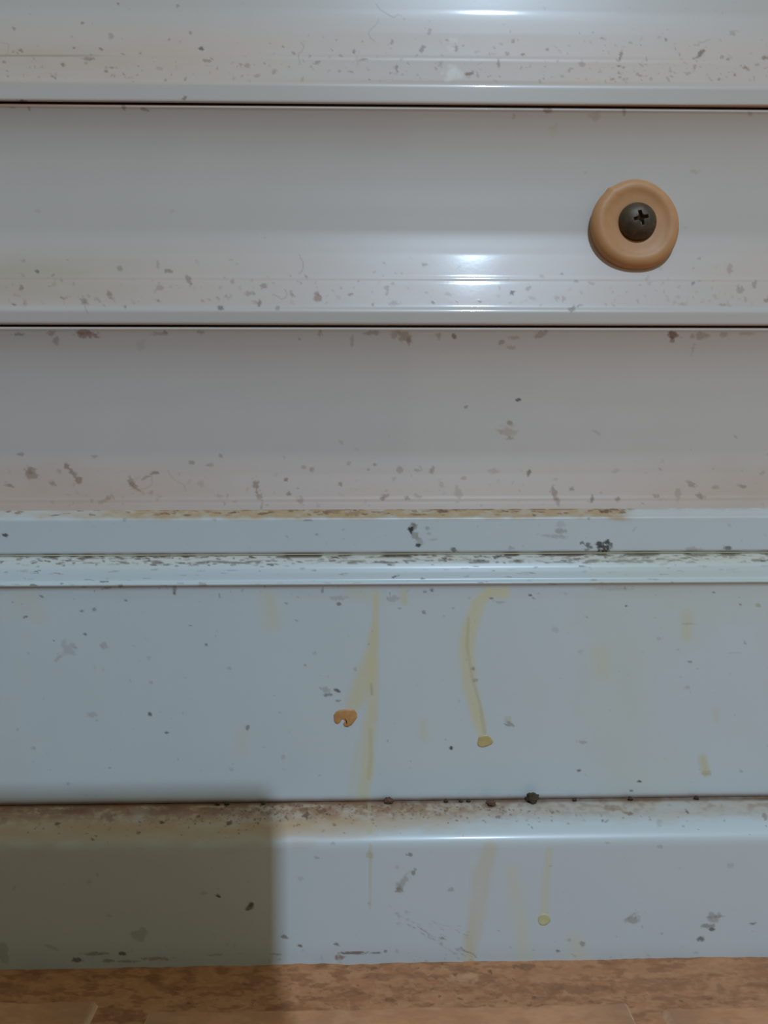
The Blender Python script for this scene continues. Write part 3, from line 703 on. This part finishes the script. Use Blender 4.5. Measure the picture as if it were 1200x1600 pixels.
# ------------------------------------------------------------------ unseen block added behind the camera to cast the threshold shadow
bm = bmesh.new()
WX, WT, WY0, WY1 = .0170, .2195, -.200, -.50
vs = [bm.verts.new(p) for p in [(WX, WY0, 0), (-.6, WY0, 0), (-.6, WY1, 0), (WX, WY1, 0), (WX, WY0, WT), (-.6, WY0, WT), (-.6, WY1, WT), (WX, WY1, WT)]]
for f in [(0, 1, 2, 3), (7, 6, 5, 4), (0, 4, 5, 1), (1, 5, 6, 2), (2, 6, 7, 3), (3, 7, 4, 0)]:
    bm.faces.new([vs[i] for i in f])
bmesh.ops.recalc_face_normals(bm, faces=bm.faces)
bmesh.ops.bevel(bm, geom=list(bm.edges), offset=.0015, segments=2, affect='EDGES')
me = bpy.data.meshes.new('shadow_block'); bm.to_mesh(me); bm.free()
tag(link('shadow_block', me, M_shadow_block), 'unseen grey block added behind the camera to shade the left of the threshold', 'wall', kind='structure')

# ------------------------------------------------------------------ rubber bumper with its screw
def lathe(profile, seg, deform=None):
    bm = bmesh.new(); rings = []
    for r, h in profile:
        ring = []
        for k in range(seg):
            t = 2 * math.pi * k / seg
            x, z, hh = r * math.cos(t), r * math.sin(t), h
            if deform: x, z, hh = deform(x, z, hh, r, t)
            ring.append(bm.verts.new((x, -hh, z)))
        rings.append(ring)
    for a, b in zip(rings[:-1], rings[1:]):
        for k in range(seg):
            bm.faces.new((a[k], a[(k + 1) % seg], b[(k + 1) % seg], b[k]))
    bm.faces.new(rings[-1])
    bmesh.ops.recalc_face_normals(bm, faces=bm.faces)
    for f in bm.faces: f.smooth = True
    return bm


Bc = point_at(990.5, 352, -.0012)
bump = empty('door_bumper', (Bc.x + .0005, .0007, Bc.z + .0003))
tag(bump, 'round beige rubber door bumper screwed onto the middle white board', 'door bumper')


def ring_def(x, z, h, r, t):
    # slightly hand-squashed outline, with a small moulding nub at the upper left
    k = 1 + .014 * math.cos(2 * t + .9) + .010 * math.cos(3 * t + 2.1) + .006 * math.sin(5 * t)
    if r > 6.5:
        d = (t - math.radians(128) + math.pi) % (2 * math.pi) - math.pi
        k += .035 * math.exp(-(d / .06) ** 2) * (1 if h < 3 else .3)
    return x * k, z * k, h


mm = .001
rp = [(9.2, -1.5), (9.75, -.2), (9.92, .6), (10.0, 1.3), (9.95, 2.0), (9.7, 2.7), (9.25, 3.3), (8.7, 3.68), (8.1, 3.82), (7.5, 3.72), (7.0, 3.45), (6.5, 3.22), (5.8, 3.05), (5.0, 2.95),
      (4.3, 2.85), (3.9, 2.6), (3.6, 2.1), (3.4, 1.2), (2, 1.0), (.4, 1.0)]
bm = lathe([(r, h * .78 if h > 0 else h) for r, h in rp], 96, ring_def)
bmesh.ops.scale(bm, vec=(.985 * mm, mm, 1.02 * mm), verts=bm.verts)
me = bpy.data.meshes.new('rubber_ring'); bm.to_mesh(me); bm.free()
rub = link('rubber_ring', me, M_rubber, bump)
sb = rub.modifiers.new('s', 'SUBSURF'); sb.levels = sb.render_levels = 2

bm = bmesh.new()
R0, NR, NS = 4.28, 60, 160
rings = []
rot = math.radians(12)
for i in range(NR + 1):
    r = R0 * i / NR if i else 0
    ring = []
    for k in range(NS if i else 1):
        t = 2 * math.pi * k / NS
        x, z = r * math.cos(t), r * math.sin(t)
        h = 2.7 * (1 - (r / R0) ** 2.6) ** .62 + .35 if r < R0 else .35
        # cross recess
        a, b = x * math.cos(rot) + z * math.sin(rot), -x * math.sin(rot) + z * math.cos(rot)
        w = .36; l = 1.55
        d1 = max(abs(a) / l, abs(b) / w); d2 = max(abs(b) / l, abs(a) / w)
        core = math.hypot(a, b) / .72
        d = min(d1, d2, core)
        dep = 1.5 * (1 - float(sstep(.82, 1.12, d))) * (1 - .45 * min(1, math.hypot(a, b) / l))
        ring.append(bm.verts.new((x * mm, -(h - dep) * mm, z * mm)))
    rings.append(ring)
for k in range(NS): bm.faces.new((rings[0][0], rings[1][k], rings[1][(k + 1) % NS]))
for a, b in zip(rings[1:-1], rings[2:]):
    for k in range(NS): bm.faces.new((a[k], b[k], b[(k + 1) % NS], a[(k + 1) % NS]))
low = [bm.verts.new((v.co.x * .93, 1.3 * mm, v.co.z * .93)) for v in rings[-1]]
for k in range(NS): bm.faces.new((rings[-1][k], low[k], low[(k + 1) % NS], rings[-1][(k + 1) % NS]))
bm.faces.new(low)
bmesh.ops.recalc_face_normals(bm, faces=bm.faces)
for f in bm.faces: f.smooth = True
me = bpy.data.meshes.new('screw'); bm.to_mesh(me); bm.free()
sc = link('screw', me, M_screw, bump, (.0002, -1.75 * mm, .0004))
sc['label'] = 'dark oxidised cross-head screw'

# ------------------------------------------------------------------ dried drops on rail and threshold
def drop(name, outline, Y, h, mat):
    pts = [point_at(x, y, Y) for x, y in outline]
    c = sum(pts, Vector()) / len(pts)
    P2 = [Vector((p.x - c.x, p.z - c.z)) for p in pts]
    n = len(P2)
    area = sum(P2[i].x * P2[(i + 1) % n].y - P2[(i + 1) % n].x * P2[i].y for i in range(n))
    if area < 0: P2.reverse()
    bm = bmesh.new(); prev = None
    nrm = []
    for i in range(n):
        e = (P2[(i + 1) % n] - P2[i - 1]).normalized(); nrm.append(Vector((-e.y, e.x)))
    for ins, hh in ((0, -.0001), (.00002, h * .45), (.00022, h * .85), (.0005, h)):
        ring = [bm.verts.new((P2[i].x + nrm[i].x * ins, -hh, P2[i].y + nrm[i].y * ins)) for i in range(n)]
        if prev:
            for i in range(n): bm.faces.new((prev[i], prev[(i + 1) % n], ring[(i + 1) % n], ring[i]))
        prev = ring
    f = bm.faces.new(prev)
    bmesh.ops.triangulate(bm, faces=[f])
    bmesh.ops.recalc_face_normals(bm, faces=bm.faces)
    for f in bm.faces: f.smooth = True
    me = bpy.data.meshes.new(name); bm.to_mesh(me); bm.free()
    return link(name, me, mat, None, (c.x, Y, c.z))


def oval(cx, cy, rx, ry, n=20, w=.1, s=0):
    return [(cx + rx * math.cos(2 * math.pi * k / n) * (1 + w * math.sin(3 * k * 2 * math.pi / n + s)),
             cy + ry * math.sin(2 * math.pi * k / n) * (1 + w * math.cos(2 * k * 2 * math.pi / n + s))) for k in range(n)]


o = drop('dried_drop', [(522, 1126), (521, 1118), (525, 1112), (531, 1109), (538, 1108), (547, 1108), (554, 1109), (558, 1115), (558, 1121), (554, 1127),
                        (549, 1133), (543, 1136), (538, 1135), (536, 1131), (539, 1127), (537, 1124), (534, 1124), (532, 1128), (528, 1131), (524, 1130)], -.0069, .00018, M_orange)
tag(o, 'orange two-lobed dried drop on the pale rail, under the left yellow run', 'dried drop')
o = drop('dried_drop', oval(757, 1158, 12, 10, 28, w=.13, s=1), -.0069, .00011, M_amber)
tag(o, 'amber dried drop ending the curved yellow run on the pale rail', 'dried drop')
o = drop('dried_drop', oval(850, 1437, 10, 9, 26, w=.06, s=2), -.020, .00005, M_olive)
tag(o, 'yellowish round dried drop on the face of the rounded threshold', 'dried drop')

# ------------------------------------------------------------------ crumbs of dirt lying on the threshold along the rail
def crumb(seed, r):
    bm = bmesh.new(); bmesh.ops.create_icosphere(bm, subdivisions=3, radius=1)
    rr = random.Random(seed); off = Vector((rr.random() * 50, rr.random() * 50, 0))
    from mathutils import noise
    for v in bm.verts:
        k = 1 + .55 * noise.noise(v.co * 1.6 + off) + .25 * noise.noise(v.co * 4 + off)
        v.co = v.co * k * r
        v.co.x *= 1.15; v.co.z *= .9
    for f in bm.faces: f.smooth = True
    me = bpy.data.meshes.new('dirt_crumb'); bm.to_mesh(me); bm.free()
    return me


pz = to_yz(pr_th := resample([(1240, 4.0), (1252.7, -7.4), (1263, -11.2), (1273, -14.0)], 1.0, 0))
def ledge_z(y): return float(np.interp(-y, -pz[:, 0], pz[:, 1]))


CR = [(832, 8.5, -.0085, M_crumb, 'largest dark round dirt crumb on the ledge, right of centre'),
      (607, 6, -.0083, M_crumb2, 'reddish brown dirt crumb on the ledge beneath the left yellow run'),
      (767, 5.5, -.0100, M_crumb2, 'reddish lump of dirt lying forward on the ledge, left of the largest crumb')]
items = [(x, r, y, m, l, None) for x, r, y, m, l in CR]
for xs_, lab, grp in [((697, 720, 732), 'one of three small dark crumbs close together between the two yellow runs', 'three crumbs between the yellow runs'),
                      ((340, 355, 411), 'tiny dark crumb at the foot of the rail near the shadow edge', 'crumbs near the shadow edge'),
                      ((898, 985, 1088), 'tiny dark crumb along the rail foot to the right of the largest crumb', 'crumbs right of the largest crumb')]:
    items += [(x, 2.8 + (x % 3) * .3, -.0081, M_crumb, lab, grp) for x in xs_]
for i, (x, r, y, m, l, g) in enumerate(items):
    rad = r / 7350.0
    p = point_at(x, 1250, y - rad * .3)
    o = link('dirt_crumb', crumb(i, rad), m, None, (p.x, y - rad * .3, ledge_z(y - rad * .3) + rad * .72))
    tag(o, l, 'dirt crumb', g)
